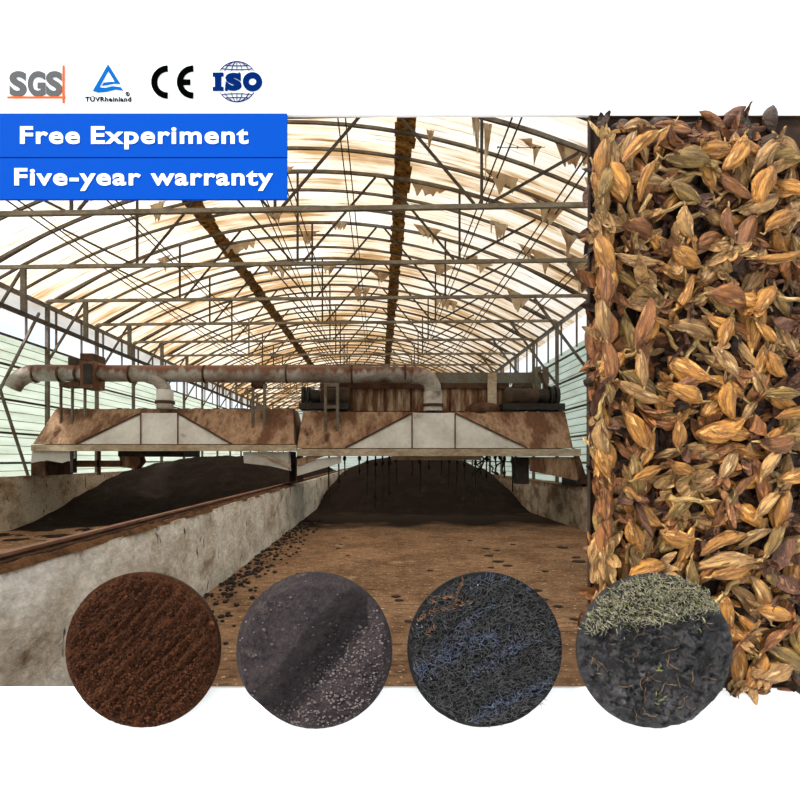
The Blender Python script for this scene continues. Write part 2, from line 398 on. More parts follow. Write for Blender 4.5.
for a, b, w in (((XL+.2, 17.4, 4.15), (XL+.2, 19.4, 7.0), 'rising to the girder'), ((XL+.2, 17.4, 4.15), (XL+.2, 19.3, .5), 'falling to the floor')):
    tag(MB().bar(a, b, .07).build('wall_brace', M['post']), f'slanting steel brace {w} on the side wall behind the open duct end', 'brace')

# rusted strips running the length of the roof
for x, w in ((.62, 'above the heap being turned'), (-5.75, 'above the covered trough with the open duct end')):
    mb = MB(); y = Y0+.1
    while y < Y1-.5:
        l = R.uniform(.35, .6); wd = .23 + R.uniform(-.03, .03)
        j = R.uniform(-.03, .03); tz = R.uniform(-.02, .02)
        z = A(x) - .075
        mb.add([(x-wd+j, y, A(x-wd)-.05+tz), (x+wd+j, y, A(x+wd)-.05-tz), (x+wd+j*.5, y+l+.04, A(x+wd)-.05-tz), (x-wd+j*.5, y+l+.04, A(x-wd)-.05+tz),
                (x-wd+j, y, A(x-wd)-.035+tz), (x+wd+j, y, A(x+wd)-.035-tz), (x+wd+j*.5, y+l+.04, A(x+wd)-.035-tz), (x-wd+j*.5, y+l+.04, A(x-wd)-.035+tz)],
               [(0,1,2,3),(7,6,5,4),(0,4,5,1),(1,5,6,2),(2,6,7,3),(3,7,4,0)])
        y += l
    tag(mb.build('roof_strip', M['strip']), f'long rusted sheet strip under the roof {w}', 'roof strip')

# torn roof film
def flap(x, y, w, h, sd):
    rr = random.Random(sd); n, k = 18, 8
    mb = MB(); vs = []; fs = []
    for side in (0, 1):
        for j in range(k+1):
            v = j/k
            for i in range(n+1):
                u = i/n*2-1
                taper = 1 - (.55+.4*rr.random()*0 + .35*math.sin(sd))*v if True else 1
                zz = A(x+u*w/2*.9)-.1 - h*v*max(.12, .62 - .35*abs(u)**1.5 + .85*noise.noise(Vector((u*2.3, sd*1.7, 3))) + .25*noise.noise(Vector((u*7, sd, 8))))
                yy = y + .12*math.sin(u*3+sd) * v + .10*v*math.sin(sd*2.1) + .05*noise.noise(Vector((u*2, v*3, sd)))
                vs.append((x + u*w/2*max(taper,.12) + .06*v*math.sin(sd*1.7), yy + side*.006, zz))
    o = (n+1)*(k+1)
    for j in range(k):
        for i in range(n):
            a = j*(n+1)+i
            fs += [(a,a+1,a+n+2,a+n+1), (o+a+n+1,o+a+n+2,o+a+1,o+a)]
    mb.add(vs, fs)
    return tag(mb.build('torn_film', M['film'], smooth=True, fix=False), 'torn scrap of cream film hanging beneath the arched roof ribs', 'torn film', 'torn film scraps')
sd = 1
for x, y, w, h in ((5.0,13.4,.35,1.1),(5.9,13.6,.8,1.2),(5.5,13.2,.5,.5),(6.3,14.2,1.2,.9),(2.1,12.6,.16,.8),(2.4,12.8,.22,1.0),(1.2,13.6,.18,.5),(3.4,13.0,.5,.4),(4.2,12.6,.9,.4),(4.8,12.5,.7,.5),
                   (5.6,12.9,.4,.9),(3.0,14.6,1.0,.35),(4.4,15.2,.9,.5),(5.3,16.0,.6,.7),(6.0,17.2,1.1,.6),(4.9,18.0,1.3,.4),(3.6,17.2,.5,.6),(1.4,16.2,1.0,.3),(1.6,19.0,.9,.4),(3.5,20.5,1.1,.4),(2.3,22.,1.0,.4),(5.3,22.0,.9,.5),
                   (-4.9,15.2,.5,.6),(-3.9,15.6,1.3,.5),(-2.9,16.0,.9,.4),(-6.6,17.0,.5,.5),(-3.4,18.6,1.2,.5),(-2.6,20.5,1.0,.5),(-1.4,19.6,.6,.5),(-5.2,21.0,1.1,.4),(-4.2,23.5,1.2,.6),(-2.2,24.0,1.1,.5),(0.0,24.5,.9,.5),(-7.8,20.5,.5,.4),(-1.0,27.,1.,.5),(3.0,26.,1.,.5)):
    flap(x, y, w*1.1, h*1.45, sd); sd += 1
th = thing('hanging_wire', 'thin slack wire with small black clips below the roof on the bud panel side', 'wire', Q(497,147,12.9))
pts = [Q(497+i*8, 147 + (.6 if 0 < i < 6 else 0), 12.9) for i in range(7)]
MB().tube(pts, .008, 6).build('wire', M['dark'], th)
for px in (498, 517.5, 535, 540.5):
    MB().box(Q(px-1.2,148.6,12.95), Q(px+1.2,146.2,12.85)).build('clip', M['dark'], th)

# ------------------------------------------------------------------ troughs
TX0, TX1, TZ = -2.58, 5.75, 1.226
def rough_wall(name, x0, x1, z, m, label, y0=DW+.2, y1=Y1-.5, amp=.02):
    mb = MB(); vs = []; fs = []
    prof = [(x1,0)] + [(x1, z*j/7) for j in range(1,7)] + [(x1-.02, z), ((x0+x1)/2, z+.005), (x0+.02, z)] + [(x0, z*j/7) for j in range(6,0,-1)] + [(x0,0)]
    ys = []; y = y0
    while y < y1:
        ys.append(y); y += .22 + max(0, (y-14))*.03
    ys.append(y1)
    n = len(prof)
    for y in ys:
        for (x, zz) in prof:
            d = noise.fractal(Vector((x*3, y*1.1, zz*2.2)), .9, 2.1, 4)*amp
            s = 1 if x > (x0+x1)/2 else -1
            vs.append((x + s*d, y, zz + (d*.6 if zz > z-.05 else 0)))
    for j in range(len(ys)-1):
        for i in range(n-1):
            a = j*n+i; fs.append((a,a+1,a+n+1,a+n))
    fs.append(tuple(range(n))); fs.append(tuple((len(ys)-1)*n+i for i in range(n)))
    mb.add(vs, fs)
    return tag(mb.build(name, m, smooth=False), label, 'trough wall')
rough_wall('trough_wall', TX0-.5, TX0, TZ, M['plaster'], 'long limewashed concrete trough wall between the two troughs, carrying a rusty rail', amp=.03)
rough_wall('trough_wall', TX1, TX1+.45, TZ, M['plaster2'], 'low soiled concrete trough wall on the bud panel side')
rough_wall('trough_wall', -10.9, -10.5, 1.52, M['plaster3'], 'low soiled concrete trough wall before the pale side wall by the open duct end')
th = thing('steel_rail', 'rusty steel rail on top of the limewashed middle trough wall', 'rail', (TX0-.25, DW+.2, TZ+.01))
MB().box((TX0-.33, DW+.2, TZ+.012), (TX0-.17, Y1-.5, TZ+.03)).build('rail_foot', M['rustd'], th)
MB().box((TX0-.265, DW+.2, TZ+.03), (TX0-.235, Y1-.5, TZ+.055)).build('rail_web', M['rustd'], th)
MB().box((TX0-.285, DW+.2, TZ+.055), (TX0-.215, Y1-.5, TZ+.08)).build('rail_head', M['rail'], th)
# dirt on the wall top and along its base
mb = MB(); vs = []; fs = []; n = 6; ys = [DW+.3+i*.12 for i in range(118)]
for y in ys:
    e = .05*noise.noise(Vector((y*1.7, 3, 1)))
    for i in range(n+1):
        u = i/n
        x = TX0-.15 + u*(.14+e)
        vs.append((x, y, TZ-.01 + .045*math.sin(math.pi*u)*(1+noise.noise(Vector((x*9, y*5, 0))))))
for j in range(len(ys)-1):
    for i in range(n):
        a = j*(n+1)+i; fs.append((a,a+1,a+n+2,a+n+1))
mb.add(vs, fs)
tag(mb.build('spilled_dirt', M['dirt'], smooth=True), 'brown dirt spilled along the top of the limewashed trough wall beside the rail', 'dirt', kind='stuff')
def lump(mb, p, r, sd, sq=.6, nu=7, nv=5):
    vs = [p + Vector((0,0,r*sq))]; fs = []
    for j in range(1, nv):
        ph = math.pi*j/nv
        for i in range(nu):
            th_ = 2*math.pi*i/nu
            d = Vector((math.sin(ph)*math.cos(th_), math.sin(ph)*math.sin(th_), math.cos(ph)*sq))
            vs.append(p + d*r*(1+.35*noise.noise(d*1.7 + Vector((sd, sd*.3, 0)))))
    vs.append(p - Vector((0,0,r*sq)))
    for i in range(nu): fs.append((0, 1+i, 1+(i+1)%nu))
    for j in range(nv-2):
        for i in range(nu):
            a = 1+j*nu+i; b = 1+j*nu+(i+1)%nu
            fs.append((a, a+nu, b+nu, b))
    e = len(vs)-1
    for i in range(nu): fs.append((e, 1+(nv-2)*nu+(i+1)%nu, 1+(nv-2)*nu+i))
    mb.add(vs, fs)
mb = MB()
for i in range(520):
    y = 4.6 + 14.5*R.random(); off = abs(R.gauss(0, .32))
    rr = R.uniform(.012, .05)
    lump(mb, Vector((TX0+.03+off, y, rr*.4)), rr, i, .55, 6, 4)
tag(mb.build('base_debris', M['clod'], smooth=True), 'loose dark crumbs littered along the foot of the limewashed trough wall', 'debris', kind='stuff')
# flat dark clods on the trough floor
for i, (px, py, w) in enumerate(((487,549,8),(497,551,6),(489,556,9),(498,562,12),(507,566,10),(491,568,7),(478,577,6),(576,558,10),(579,562,14),(562,548,12),(396,597,10),(399,601,9),(536,591,12),(544,600,9),(558,607,10),(575,620,11),(430,571,7),(470,541,6),(513,545,6),(348,556,5),(341,545,4),(343,538,4),(338,549,5),(408,622,9),(545,572,7))):
    d = F*CH/(py-CY); p = Q(px, py, d); p.z = .012
    mb = MB(); lump(mb, Vector((0,0,0)), w/F*d*.5, i*3.1, .16, 11, 6)
    o = mb.build('compost_clod', M['clod'], smooth=True); o.location = p; o.scale = (1, .8, 1); o.rotation_euler.z = R.uniform(-.3,.3)
    tag(o, 'flattened dark clod of compost lying on the brown trough floor', 'clod', 'dark clods on the trough floor')

def sstep(t):
    t = max(0, min(1, t)); return t*t*(3-2*t)
def heap(name, x0, x1, y0, y1, hfun, label):
    mb = MB(); vs = []; fs = []; nx, ny = 70, 110
    for j in range(ny+1):
        y = y0 + (y1-y0)*(j/ny)**1.3
        for i in range(nx+1):
            x = x0 + (x1-x0)*i/nx
            h = hfun(x, y)
            h += .09*noise.fractal(Vector((x*1.3, y*1.3, 2)), 1, 2, 5)*min(1, h*2+.1)
            vs.append((x, y, max(h, -.02)))
    for j in range(ny):
        for i in range(nx):
            a = j*(nx+1)+i; fs.append((a,a+1,a+nx+2,a+nx+1))
    mb.add(vs, fs)
    return tag(mb.build(name, M['compost'], smooth=True, fix=False), label, 'compost heap', kind='stuff')
def lerp_pts(x, pts):
    for (a, b), (c, d) in zip(pts, pts[1:]):
        if x <= c: return b + (d-b)*max(0, min(1, (x-a)/(c-a)))
    return pts[-1][1]
def hl(x, y):
    H = lerp_pts(x, ((-10.5,1.55),(-9.2,1.95),(-8.2,2.17),(-5.8,2.17),(-4.9,1.75),(-3.1,.9)))
    s = lerp_pts(x, ((-10.5,15.8),(-8,17.4),(-5,16.6),(-3.1,15.2)))
    return H*sstep((y-s)/8.6)**.9 if y < 40 else H*(1-sstep((y-46)/8))
heap('compost_heap', -10.47, -3.12, 14, 56, hl, 'broad dark compost heap under the machine with the open duct end')
def hr(x, y):
    H = lerp_pts(x, ((-2.55,.55),(-1.9,1.35),(-.6,1.95),(.5,2.12),(2.5,2.12),(3.8,1.95),(5.0,1.5),(5.72,.9)))
    s = lerp_pts(x, ((-2.55,22.5),(0,21.0),(4,20.8),(5.7,21.5)))
    return H*sstep((y-s)/5.8)**.8 if y < 40 else H*(1-sstep((y-46)/8))
heap('compost_heap', TX0+.03, TX1-.03, 20.4, 56, hr, 'dark compost heap beneath the machine with hanging tines')

# ------------------------------------------------------------------ compost turners
D = 16.5
def hood(root, BL, BR, TL, TR, pw):
    """hipped cover: rusty slopes and the grey trapezoid front; pw = panel bl, br, tl, tr"""
    bl, br = Q(*BL, D), Q(*BR, D); tl, tr = Q(*TL, D+.9), Q(*TR, D+.9)
    tlb, trb = tl + Vector((0,1.2,0)), tr + Vector((0,1.2,0))
    blb, brb = bl + Vector((0,3.1,0)), br + Vector((0,3.1,0))
    mb = MB(); vs = []; fs = []
    nx, nz = 60, 10                              # dented front slope
    for j in range(nz+1):
        a = bl.lerp(tl, j/nz); b = br.lerp(tr, j/nz)
        for i in range(nx+1):
            p = a.lerp(b, i/nx)
            p.y += .02*noise.noise(Vector((p.x*1.6, 0, p.z*2)))
            vs.append(p)
    for j in range(nz):
        for i in range(nx):
            q = j*(nx+1)+i; fs.append((q,q+1,q+nx+2,q+nx+1))
    mb.add(vs, fs)
    mb.add([bl,br,tl,tr,tlb,trb,blb,brb], [(2,3,5,4),(4,5,7,6),(0,2,4,6),(1,7,5,3)])
    o = mb.build('hood_shell', M['rust'], root, fix=False)
    so = o.modifiers.new('sheet', 'SOLIDIFY'); so.thickness = .012
    a, b, c, e = [Q(*p, D-.06) for p in pw[:2]] + [Q(*p, D+.45) for p in pw[2:]]
    ab, bb = a + Vector((0,.2,0)), b + Vector((0,.2,0))
    cb, eb = Q(*pw[2], D+.95), Q(*pw[3], D+.95)
    mb = MB().add([a,b,c,e], [(0,1,3,2)])
    mb2 = MB().add([a,c,cb,ab], [(0,1,2,3)]).add([b,e,eb,bb], [(0,1,2,3)]).add([c,e,eb,cb], [(0,1,2,3)])
    g = mb.build('front_panel', M['galv'], root, fix=False)
    so = g.modifiers.new('sheet', 'SOLIDIFY'); so.thickness = .015
    g2 = mb2.build('panel_return', M['rustd'], root, fix=False)
    so = g2.modifiers.new('sheet', 'SOLIDIFY'); so.thickness = .012
    for p, q in ((a,c),(b,e)): MB().bar(p + Vector((0,-.03,0)), q + Vector((0,-.03,0)), .05, .04).build('panel_edge', M['rustd'], root)
    for t in (0, 1):
        p = (c, e)[t]; d_ = Q(pw[2+t][0], pw[0][1], D-.06)
        MB().bar(d_ + Vector((0,-.02,0)), p + Vector((0,-.02,0)), .035, .03).build('panel_seam', M['rustd'], root)
    return bl, br, tl, tr

# --- machine over the trough with the open duct end
ml = thing('compost_turner', 'rusty compost turner with grey trapezoid panel, under the open end of the duct', 'compost turner', (Q(165,480,D).x, D+1.5, 1.52))
hood(ml, (33,444), (294,444), (56,409), (293,409), ((77,444),(232,444),(141,413),(178,413)))
MB().box(Q(31,451,D-.12), Q(297,445,D+.05)).build('lower_beam', M['beam'], ml)
MB().box(Q(118,456.5,D+.6), Q(200,451,D+2.2)).build('drum_tray', M['dark'], ml)
MB().plate(((32,451),(75,451),(75,458),(62,463),(46,460),(31,463)), D+.02, .04).build('end_skirt', M['galv'], ml)
MB().box(Q(31,475.5,D+.1), Q(73,461,D+1.6)).build('end_carriage', M['rustd'], ml)
MB().box(Q(70,473,D-.02), Q(77,451,D+.2)).build('end_post', M['dark'], ml)
MB().box(Q(77,467,D+.6), Q(123,460.5,D+.75)).build('cross_bar', M['dirt'], ml)
MB().box(Q(97,475,D+.6), Q(101,451,D+.7)).build('cross_post', M['rustd'], ml)
MB().plate(((119,456),(139,456),(141,462),(135,469),(121,467)), D+.7, .4).build('gear_case', M['rust'], ml)
MB().plate(((243,452),(290,452),(291,471),(270,466),(244,463)), D+.05, .04).build('end_skirt', M['galv'], ml)
MB().plate(((254,452),(260,452),(291,464),(290,468)), D-.02, .05).build('skirt_stay', M['beam'], ml)
MB().box(Q(289,482.8,D+.0), Q(296,452,D+1.4)).build('end_carriage', M['rustd'], ml)
for px, y0 in ((61,436),(72.5,438),(85,416),(253,438),(264.5,438)):
    MB().box(Q(px-1.6,y0,D+.5 if px < 90 else D+.4), Q(px+1.6,385,D+.6 if px < 90 else D+.5)).build('duct_support', M['post'], ml)
MB().box(Q(59,386.5,D+.45), Q(88,384,D+.95)).build('support_bracket', M['rustd'], ml)
MB().box(Q(251,386.5,D+.4), Q(267,384,D+.95)).build('support_bracket', M['rustd'], ml)
MB().box(Q(251.5,409,D+.42), Q(266,406,D+.5)).build('support_rung', M['post'], ml)
mb = MB()
for i in range(60):
    px = 56 + 236*i/59
    lump(mb, Q(px, 409.3, D+1.0) + Vector((0,R.uniform(0,.3),0)), R.uniform(.05,.13), i, .35)
o = mb.build('caked_dirt', M['dirt'], ml, smooth=True); o['kind'] = 'stuff'

# --- machine with the tines
mr = thing('compost_turner', 'rusty compost turner with motors on its hood and dark tines hanging beneath', 'compost turner', (Q(440,480,D).x, D+1.5, TZ))
hood(mr, (297,448), (573,448), (303,412), (565,412), ((345,448),(527,448),(412,413),(455,413)))
MB().box(Q(297,456,D-.12), Q(579,449,D+.05)).build('lower_beam', M['beam'], mr)
MB().box(Q(391,460,D+.9), Q(481,456,D+1.0)).build('drum_beam', M['beam'], mr)
MB().box(Q(330,455.5,D+.6), Q(520,452,D+2.4)).build('drum_tray', M['dark'], mr)
MB().plate(((297,462),(318,459),(341,456),(341,463),(297,476)), D+.02, .05).build('end_skirt', M['galv'], mr)
MB().plate(((297,459),(326,451),(330,454),(297,466)), D-.04, .06).build('skirt_stay', M['rust'], mr)
MB().box(Q(297,483,D+.05), Q(303,456,D+1.4)).build('end_carriage', M['rustd'], mr)
MB().plate(((529,457),(576,457),(587,484),(575,480),(530,471)), D+.02, .05).build('end_skirt', M['rust'], mr)
MB().plate(((515,457),(529,457),(529,484),(517,484)), D+.3, .5).build('inner_post', M['dark'], mr)
MB().plate(((573,448),(577,449),(589,484),(581,484),(576,462)), D-.05, .1).build('side_stay', M['rustd'], mr)
MB().box(Q(577,486.5,D+.1), Q(591,474,D+1.5)).build('end_carriage', M['dark'], mr)
for px, py in ((580,482.5),(588,482.5)):
    p = Q(px, py, D); MB().tube([p+Vector((-.0,-.02,0)), p+Vector((0,.1,0))], .11, 16).build('wheel', M['dark'], mr)
for px in (325.5, 337.5):
    MB().box(Q(px-1.6,434,D+.4), Q(px+1.6,383,D+.5)).build('duct_support', M['post'], mr)
for py in (385, 407):
    MB().box(Q(325,py+1.4,D+.41), Q(338,py-1.4,D+.49)).build('support_rung', M['post'], mr)
# rear housing with ribs
MB().box(Q(322,411,D+1.6), Q(503,388,D+2.0)).build('rear_housing', M['streak'], mr)
MB().box(Q(320,388.5,D+1.5), Q(505,385.5,D+2.1)).build('housing_rim', M['rustd'], mr)
for px in (352, 385, 411, 450, 478):
    MB().box(Q(px-.9,411,D+1.56), Q(px+.9,388,D+1.6)).build('housing_rib', M['rustd'], mr)
# header frame behind the elbow
MB().box(Q(424,383,D+1.5), Q(548,373,D+1.62)).build('header_beam', M['post'], mr)
MB().box(Q(488,411.5,D+1.2), Q(496,373,D+1.3)).build('header_post', M['beam'], mr)
for px in (538, 545.5):
    MB().box(Q(px-2.2,411.5,D+1.2), Q(px+2.2,367,D+1.3)).build('header_post', M['post'], mr)
MB().bar(Q(539,372,D+1.15), Q(556,408,D+1.15), .06).build('header_stay', M['rustd'], mr)
def motor(x0, x1, yc, rp, root):
    d = D + 1.15; r = rp/F*d
    a, b = Q(x0, yc, d), Q(x1, yc, d)
    m_ = MB().tube([a, a.lerp(b,.02), a.lerp(b,.60), a.lerp(b,.62)], [r*.8, r, r, r*.7], 24).build('motor_body', M['motor'], root)
    for t in (.12,.2,.28,.36,.44,.52):
        MB().tube([a.lerp(b,t-.012), a.lerp(b,t+.012)], r*1.06, 24).build('cooling_fin', M['motor'], m_)
    MB().tube([a.lerp(b,.62), a.lerp(b,.80), a.lerp(b,.82)], [r*.75, r*.9, r*.5], 20).build('gear_case', M['dark'], root)
    for t in (.86, .96):
        MB().tube([a.lerp(b,t-.03), a.lerp(b,t+.03)], r*1.15, 24).build('pulley', M['dark'], root)
    MB().box(Q(x0-1, yc+rp*1.45, d-.3), Q(x1, yc+rp, d+.4)).build('motor_base', M['dark'], root)
    MB().box(a.lerp(b,.25)+Vector((-.15,-.1,r)), a.lerp(b,.45)+Vector((.1,.1,r+.12))).build('terminal_box', M['motor'], m_)
motor(504, 558, 396.5, 9, mr)
motor(350, 302, 396.5, 8.5, mr)
mb = MB()
for i in range(70):
    px = 304 + 258*i/69
    lump(mb, Q(px, 412, D+1.0) + Vector((0,R.uniform(-.05,.3),0)), R.uniform(.05,.13), i+90, .35)
o = mb.build('caked_dirt', M['dirt'], mr, smooth=True); o['kind'] = 'stuff'
mb = MB(); lump(mb, Vector((0,0,0)), .52, 4.4, .5, 20, 12)
o = mb.build('dirt_mound', M['rustd'], smooth=True); o.location = Q(482, 410.5, D+1.35)
tag(o, 'rounded brown mound of dirt on the hood between the elbow and the motor', 'dirt mound', kind='stuff')
TI = ((329,506),(338.5,488),(344.5,476),(359.5,475),(367.5,496),(375.5,508),(382.5,508),(389.5,502),(396,486),(412,478),(419.5,494),(429.5,470),(441,476),(449.5,491),(457.5,502),(464.5,511),(475.5,504),(487,480),(495,470),(504.5,478),(512,492))
for i, (px, py) in enumerate(TI):
    d = D + 1.0 + .5*((i*7) % 3)
    mb = MB(); a = Q(px, 454.5, d); b = Q(px + R.uniform(-1,1), py, d)
    mb.tube([a, a.lerp(b,.5)+Vector((R.uniform(-.02,.02),0,0)), b], [.028,.024,.02], 6)
    lump(mb, a.lerp(b, .18), .06, i, 1.4)
    if i % 2: lump(mb, a.lerp(b, .8), .05, i+7, 1.5)
    mb.build('tine', M['dark'], mr)
for i in range(5):                               # tangle of roots and cable by the last tines
    mb = MB(); p = [Q(483 + i*4 + R.uniform(-3,3), 455, D+.9)]
    for k in range(6): p.append(p[-1] + Vector((R.uniform(-.2,.2), R.uniform(-.05,.05), -.1)))
    mb.tube(p, .03, 6); mb.build('tangled_strand', M['dark'], mr)

# --- ventilation duct
DD = D + .72
rp = 8.3/F*DD
dt = thing('ventilation_duct', 'long rust topped round duct running across both compost turners with one open end', 'duct', Q(230, 374, DD))
MB().tube([Q(36,373,DD), Q(418,375,DD)], rp, 32).build('main_pipe', M['duct'], dt, smooth=True)
MB().tube([Q(40,373,DD), Q(31,373.5,DD), Q(24,376,DD), Q(17,381,DD), Q(13,388,DD)], [rp*1.0,rp*1.02,rp*1.02,rp*1.0,rp*.95], 28, cap=False).build('outlet_elbow', M['duct'], dt, smooth=True)
for px in (36, 61, 78, 131, 205, 287, 352, 405):
    MB().tube([Q(px-1,374,DD), Q(px+1,374,DD)], rp*1.08, 32).build('flange', M['rustd'], dt)
bx = MB().box(Q(80,388,DD-.42), Q(105,359,DD+.3)).build('damper_box', M['rust'], dt)
MB().box(Q(83,384,DD-.46), Q(93,364,DD-.40)).build('damper_slot', M['dark'], bx)  # dark block standing in for the shaded inside of an opening
MB().box(Q(80,360.5,DD-.45), Q(105.5,358,DD+.33)).build('damper_lid', M['rustd'], bx)
MB().box(Q(68,366,DD-.1), Q(81,359,DD+.2)).build('actuator', M['motor'], dt)
MB().tube([Q(150,374,DD), Q(158,381,DD-.1), Q(164.5,388,DD-.12), Q(165,394,DD-.12)], rp*.75, 24).build('branch_elbow', M['duct'], dt, smooth=True)
MB().tube([Q(165,390,DD-.12), Q(165,409,DD-.12)], rp*.98, 28).build('branch_pipe', M['galv'], dt, smooth=True)
MB().tube([Q(165,401,DD-.12), Q(165,404,DD-.12)], rp*1.15, 28).build('branch_flange', M['rustd'], dt)
MB().tube([Q(412,375,DD), Q(422,376,DD), Q(429,380,DD), Q(432.5,387,DD), Q(433,394,DD)], rp*1.03, 28).build('end_elbow', M['duct'], dt)
MB().tube([Q(433,392,DD), Q(433,411,DD)], rp*1.12, 10).build('drop_pipe', M['galv'], dt)
MB().tube([Q(433,404,DD), Q(433,407,DD)], rp*1.25, 20).build('drop_flange', M['rustd'], dt)

# ------------------------------------------------------------------ signs and marks on the partition
def text_mesh(txt, bold=0.0):
    cu = bpy.data.curves.new('t', 'FONT'); cu.body = txt; cu.size = 1; cu.offset = bold; cu.resolution_u = 6; cu.space_character = 1.10 if len(txt) > 1 else 1.0
    o = bpy.data.objects.new('t', cu); C.objects.link(o)
    dg = bpy.context.evaluated_depsgraph_get(); dg.update()
    me = bpy.data.meshes.new_from_object(o.evaluated_get(dg))
    vs = [v.co.copy() for v in me.vertices]; fs = [tuple(p.vertices) for p in me.polygons]
    bpy.data.objects.remove(o); bpy.data.curves.remove(cu); bpy.data.meshes.remove(me)
    return vs, fs
def add_text(mb, txt, x0, x1, ycap, ybase, yback, th, bold=0.0, capref='E'):
    vs, fs = text_mesh(txt, bold); rv, _ = text_mesh(capref, bold)
    zc = max(v.y for v in rv); zb = min(v.y for v in rv)
    xa = min(v.x for v in vs); xb = max(v.x for v in vs)
    dd = yback - th
    def conv(v, y):
        px = x0 + (v.x-xa)/(xb-xa)*(x1-x0); py = ybase + (v.y-zb)/(zc-zb)*(ycap-ybase)
        p = Q(px, py, dd); return (p.x, y, p.z)
    n = len(vs)
    V = [conv(v, dd) for v in vs] + [conv(v, yback) for v in vs]
    # outline edges belong to one face only
    cnt = {}
    for f in fs:
        for i in range(len(f)):
            e = (f[i], f[(i+1) % len(f)]); k = tuple(sorted(e))
            cnt.setdefault(k, []).append(e)
    FS = [tuple(f) for f in fs]
    for k, es in cnt.items():
        if len(es) == 1:
            a, b = es[0]; FS.append((a, a+n, b+n, b))
    mb.add(V, FS)
def sign(y0, y1, label, txt, yc, yb):
    b = .018; yb_ = DW
    root = thing('sign_board', label, 'sign', Vector((wx(140), DW, wz(y1))))
    d = DW - b
    a, c = Q(-30, y1, d), Q(287, y0, d)
    MB().box((a.x, d, a.z), (c.x, DW, c.z)).build('board', M['blue'], root)
    for w_, xa, xb in txt:
        mb = MB(); add_text(mb, w_, xa, xb, yc, yb, d, .003, bold=.024)
        mb.build('lettering', M['letter'], root, fix=False)
sign(113.4, 157, 'upper blue sign board with white lettering about an experiment, fixed over the opening', (('Free', 20, 79.6), ('Experiment', 91, 248.4)), 126.2, 143.6)
sign(158.2, 199, 'lower blue sign board with white lettering about a warranty, under the other blue board', (('Five-year', 14.3, 140.7), ('warranty', 150.6, 273)), 168, 185.2)

MT = .004
def pxm(x, y): return Q(x, y, DW-MT)
def flat(mb, pts):
    P = [pxm(x, y) for x, y in pts]
    mb.prism([(p.x, p.z) for p in P], DW-MT, DW)
def strip(mb, pts, w, closed=False):
    """a ribbon of pixel width w along a measured polyline"""
    k = len(pts)
    L_, R_ = [], []
    for i in range(k):
        a = pts[(i-1) % k] if (closed or i > 0) else pts[i]
        b = pts[(i+1) % k] if (closed or i < k-1) else pts[i]
        dx, dy = b[0]-a[0], b[1]-a[1]; l = math.hypot(dx, dy) or 1
        nx_, ny_ = -dy/l*w/2, dx/l*w/2
        L_.append((pts[i][0]+nx_, pts[i][1]+ny_)); R_.append((pts[i][0]-nx_, pts[i][1]-ny_))
    rng = range(k if closed else k-1)
    vs = []
    for y in (DW-MT, DW):
        for p in L_ + R_:
            q = pxm(*p); vs.append((q.x, y, q.z))
    fs = []
    for i in rng:
        j = (i+1) % k
        fs += [(i, j, k+j, k+i), (2*k+i, 2*k+k+i, 2*k+k+j, 2*k+j), (i, 2*k+i, 2*k+j, j), (k+i, k+j, 3*k+j, 3*k+i)]
    mb.add(vs, fs)
def mark(label, px, py):
    return thing('certification_mark', label, 'logo', Vector((wx(px), DW, wz(py))))
def arc(cx, cy, rx, ry, a0, a1, n=28):
    return [(cx+rx*math.cos(math.radians(a0+(a1-a0)*i/n)), cy-ry*math.sin(math.radians(a0+(a1-a0)*i/n))) for i in range(n+1)]
# grey letters with orange rules
r_ = mark('grey three letter mark with crossing orange lines on the white partition', 35, 98)
for ch, x0, x1 in (('S',9.2,26.4),('G',27.6,45.2),('S',46,62.2)):
    mb = MB(); add_text(mb, ch, x0, x1, 71.2, 96, DW, MT, bold=.045, capref='E'); mb.build('letter', M['grey_ink'], r_, fix=False)
mb = MB(); flat(mb, ((7,96.3),(65,96.3),(65,98),(7,98))); mb.build('horizontal_rule', M['orange_ink'], r_)
mb = MB(); MT = .006; flat(mb, ((62.3,65.2),(64.1,65.2),(64.1,102.6),(62.3,102.6))); mb.build('vertical_rule', M['orange_ink'], r_); MT = .004
# triangle mark
Z = lambda pts: [(x/5.714, 50+y/5.714) for x, y in pts]
r_ = mark('blue open triangle mark with a wave and small black lettering on the white partition', 108, 101)
mb = MB(); flat(mb, Z(((530,232),(617,80),(617,118),(566,212)))); flat(mb, Z(((617,80),(687,192),(655,182),(617,118))))
flat(mb, Z(((530,232),(566,212),(600,216),(645,206),(690,212),(703,230),(660,224),(610,236),(560,241))))
flat(mb, Z(((582,202),(592,186),(635,180),(655,182),(687,192),(650,190),(612,198))))
mb.build('triangle', M['cyan_ink'], r_)
mb = MB(); add_text(mb, 'T\u00dcVRheinland', 85, 131, 96.6, 101.3, DW, MT, bold=.012); mb.build('lettering', M['black_ink'], r_, fix=False)
mb = MB(); strip(mb, arc(127.4,93.7,1.9,1.9,0,345,20), .4, True); add_text(mb, 'R', 126.7, 128.2, 92.8, 94.7, DW, MT); mb.build('registered_sign', M['black_ink'], r_, fix=False)
# conformity mark
r_ = mark('black conformity mark of two rounded half ring letters on the white partition', 180, 98)
mb = MB(); strip(mb, arc(167.6,81.8,13.5,13.5,90,270,40), 6); mb.build('letter', M['black_ink'], r_)
mb = MB(); strip(mb, arc(193.2,81.8,13.5,13.5,90,270,40), 6); flat(mb, ((182.6,79.2),(190.2,79.2),(190.2,84.8),(182.6,84.8))); mb.build('letter', M['black_ink'], r_)
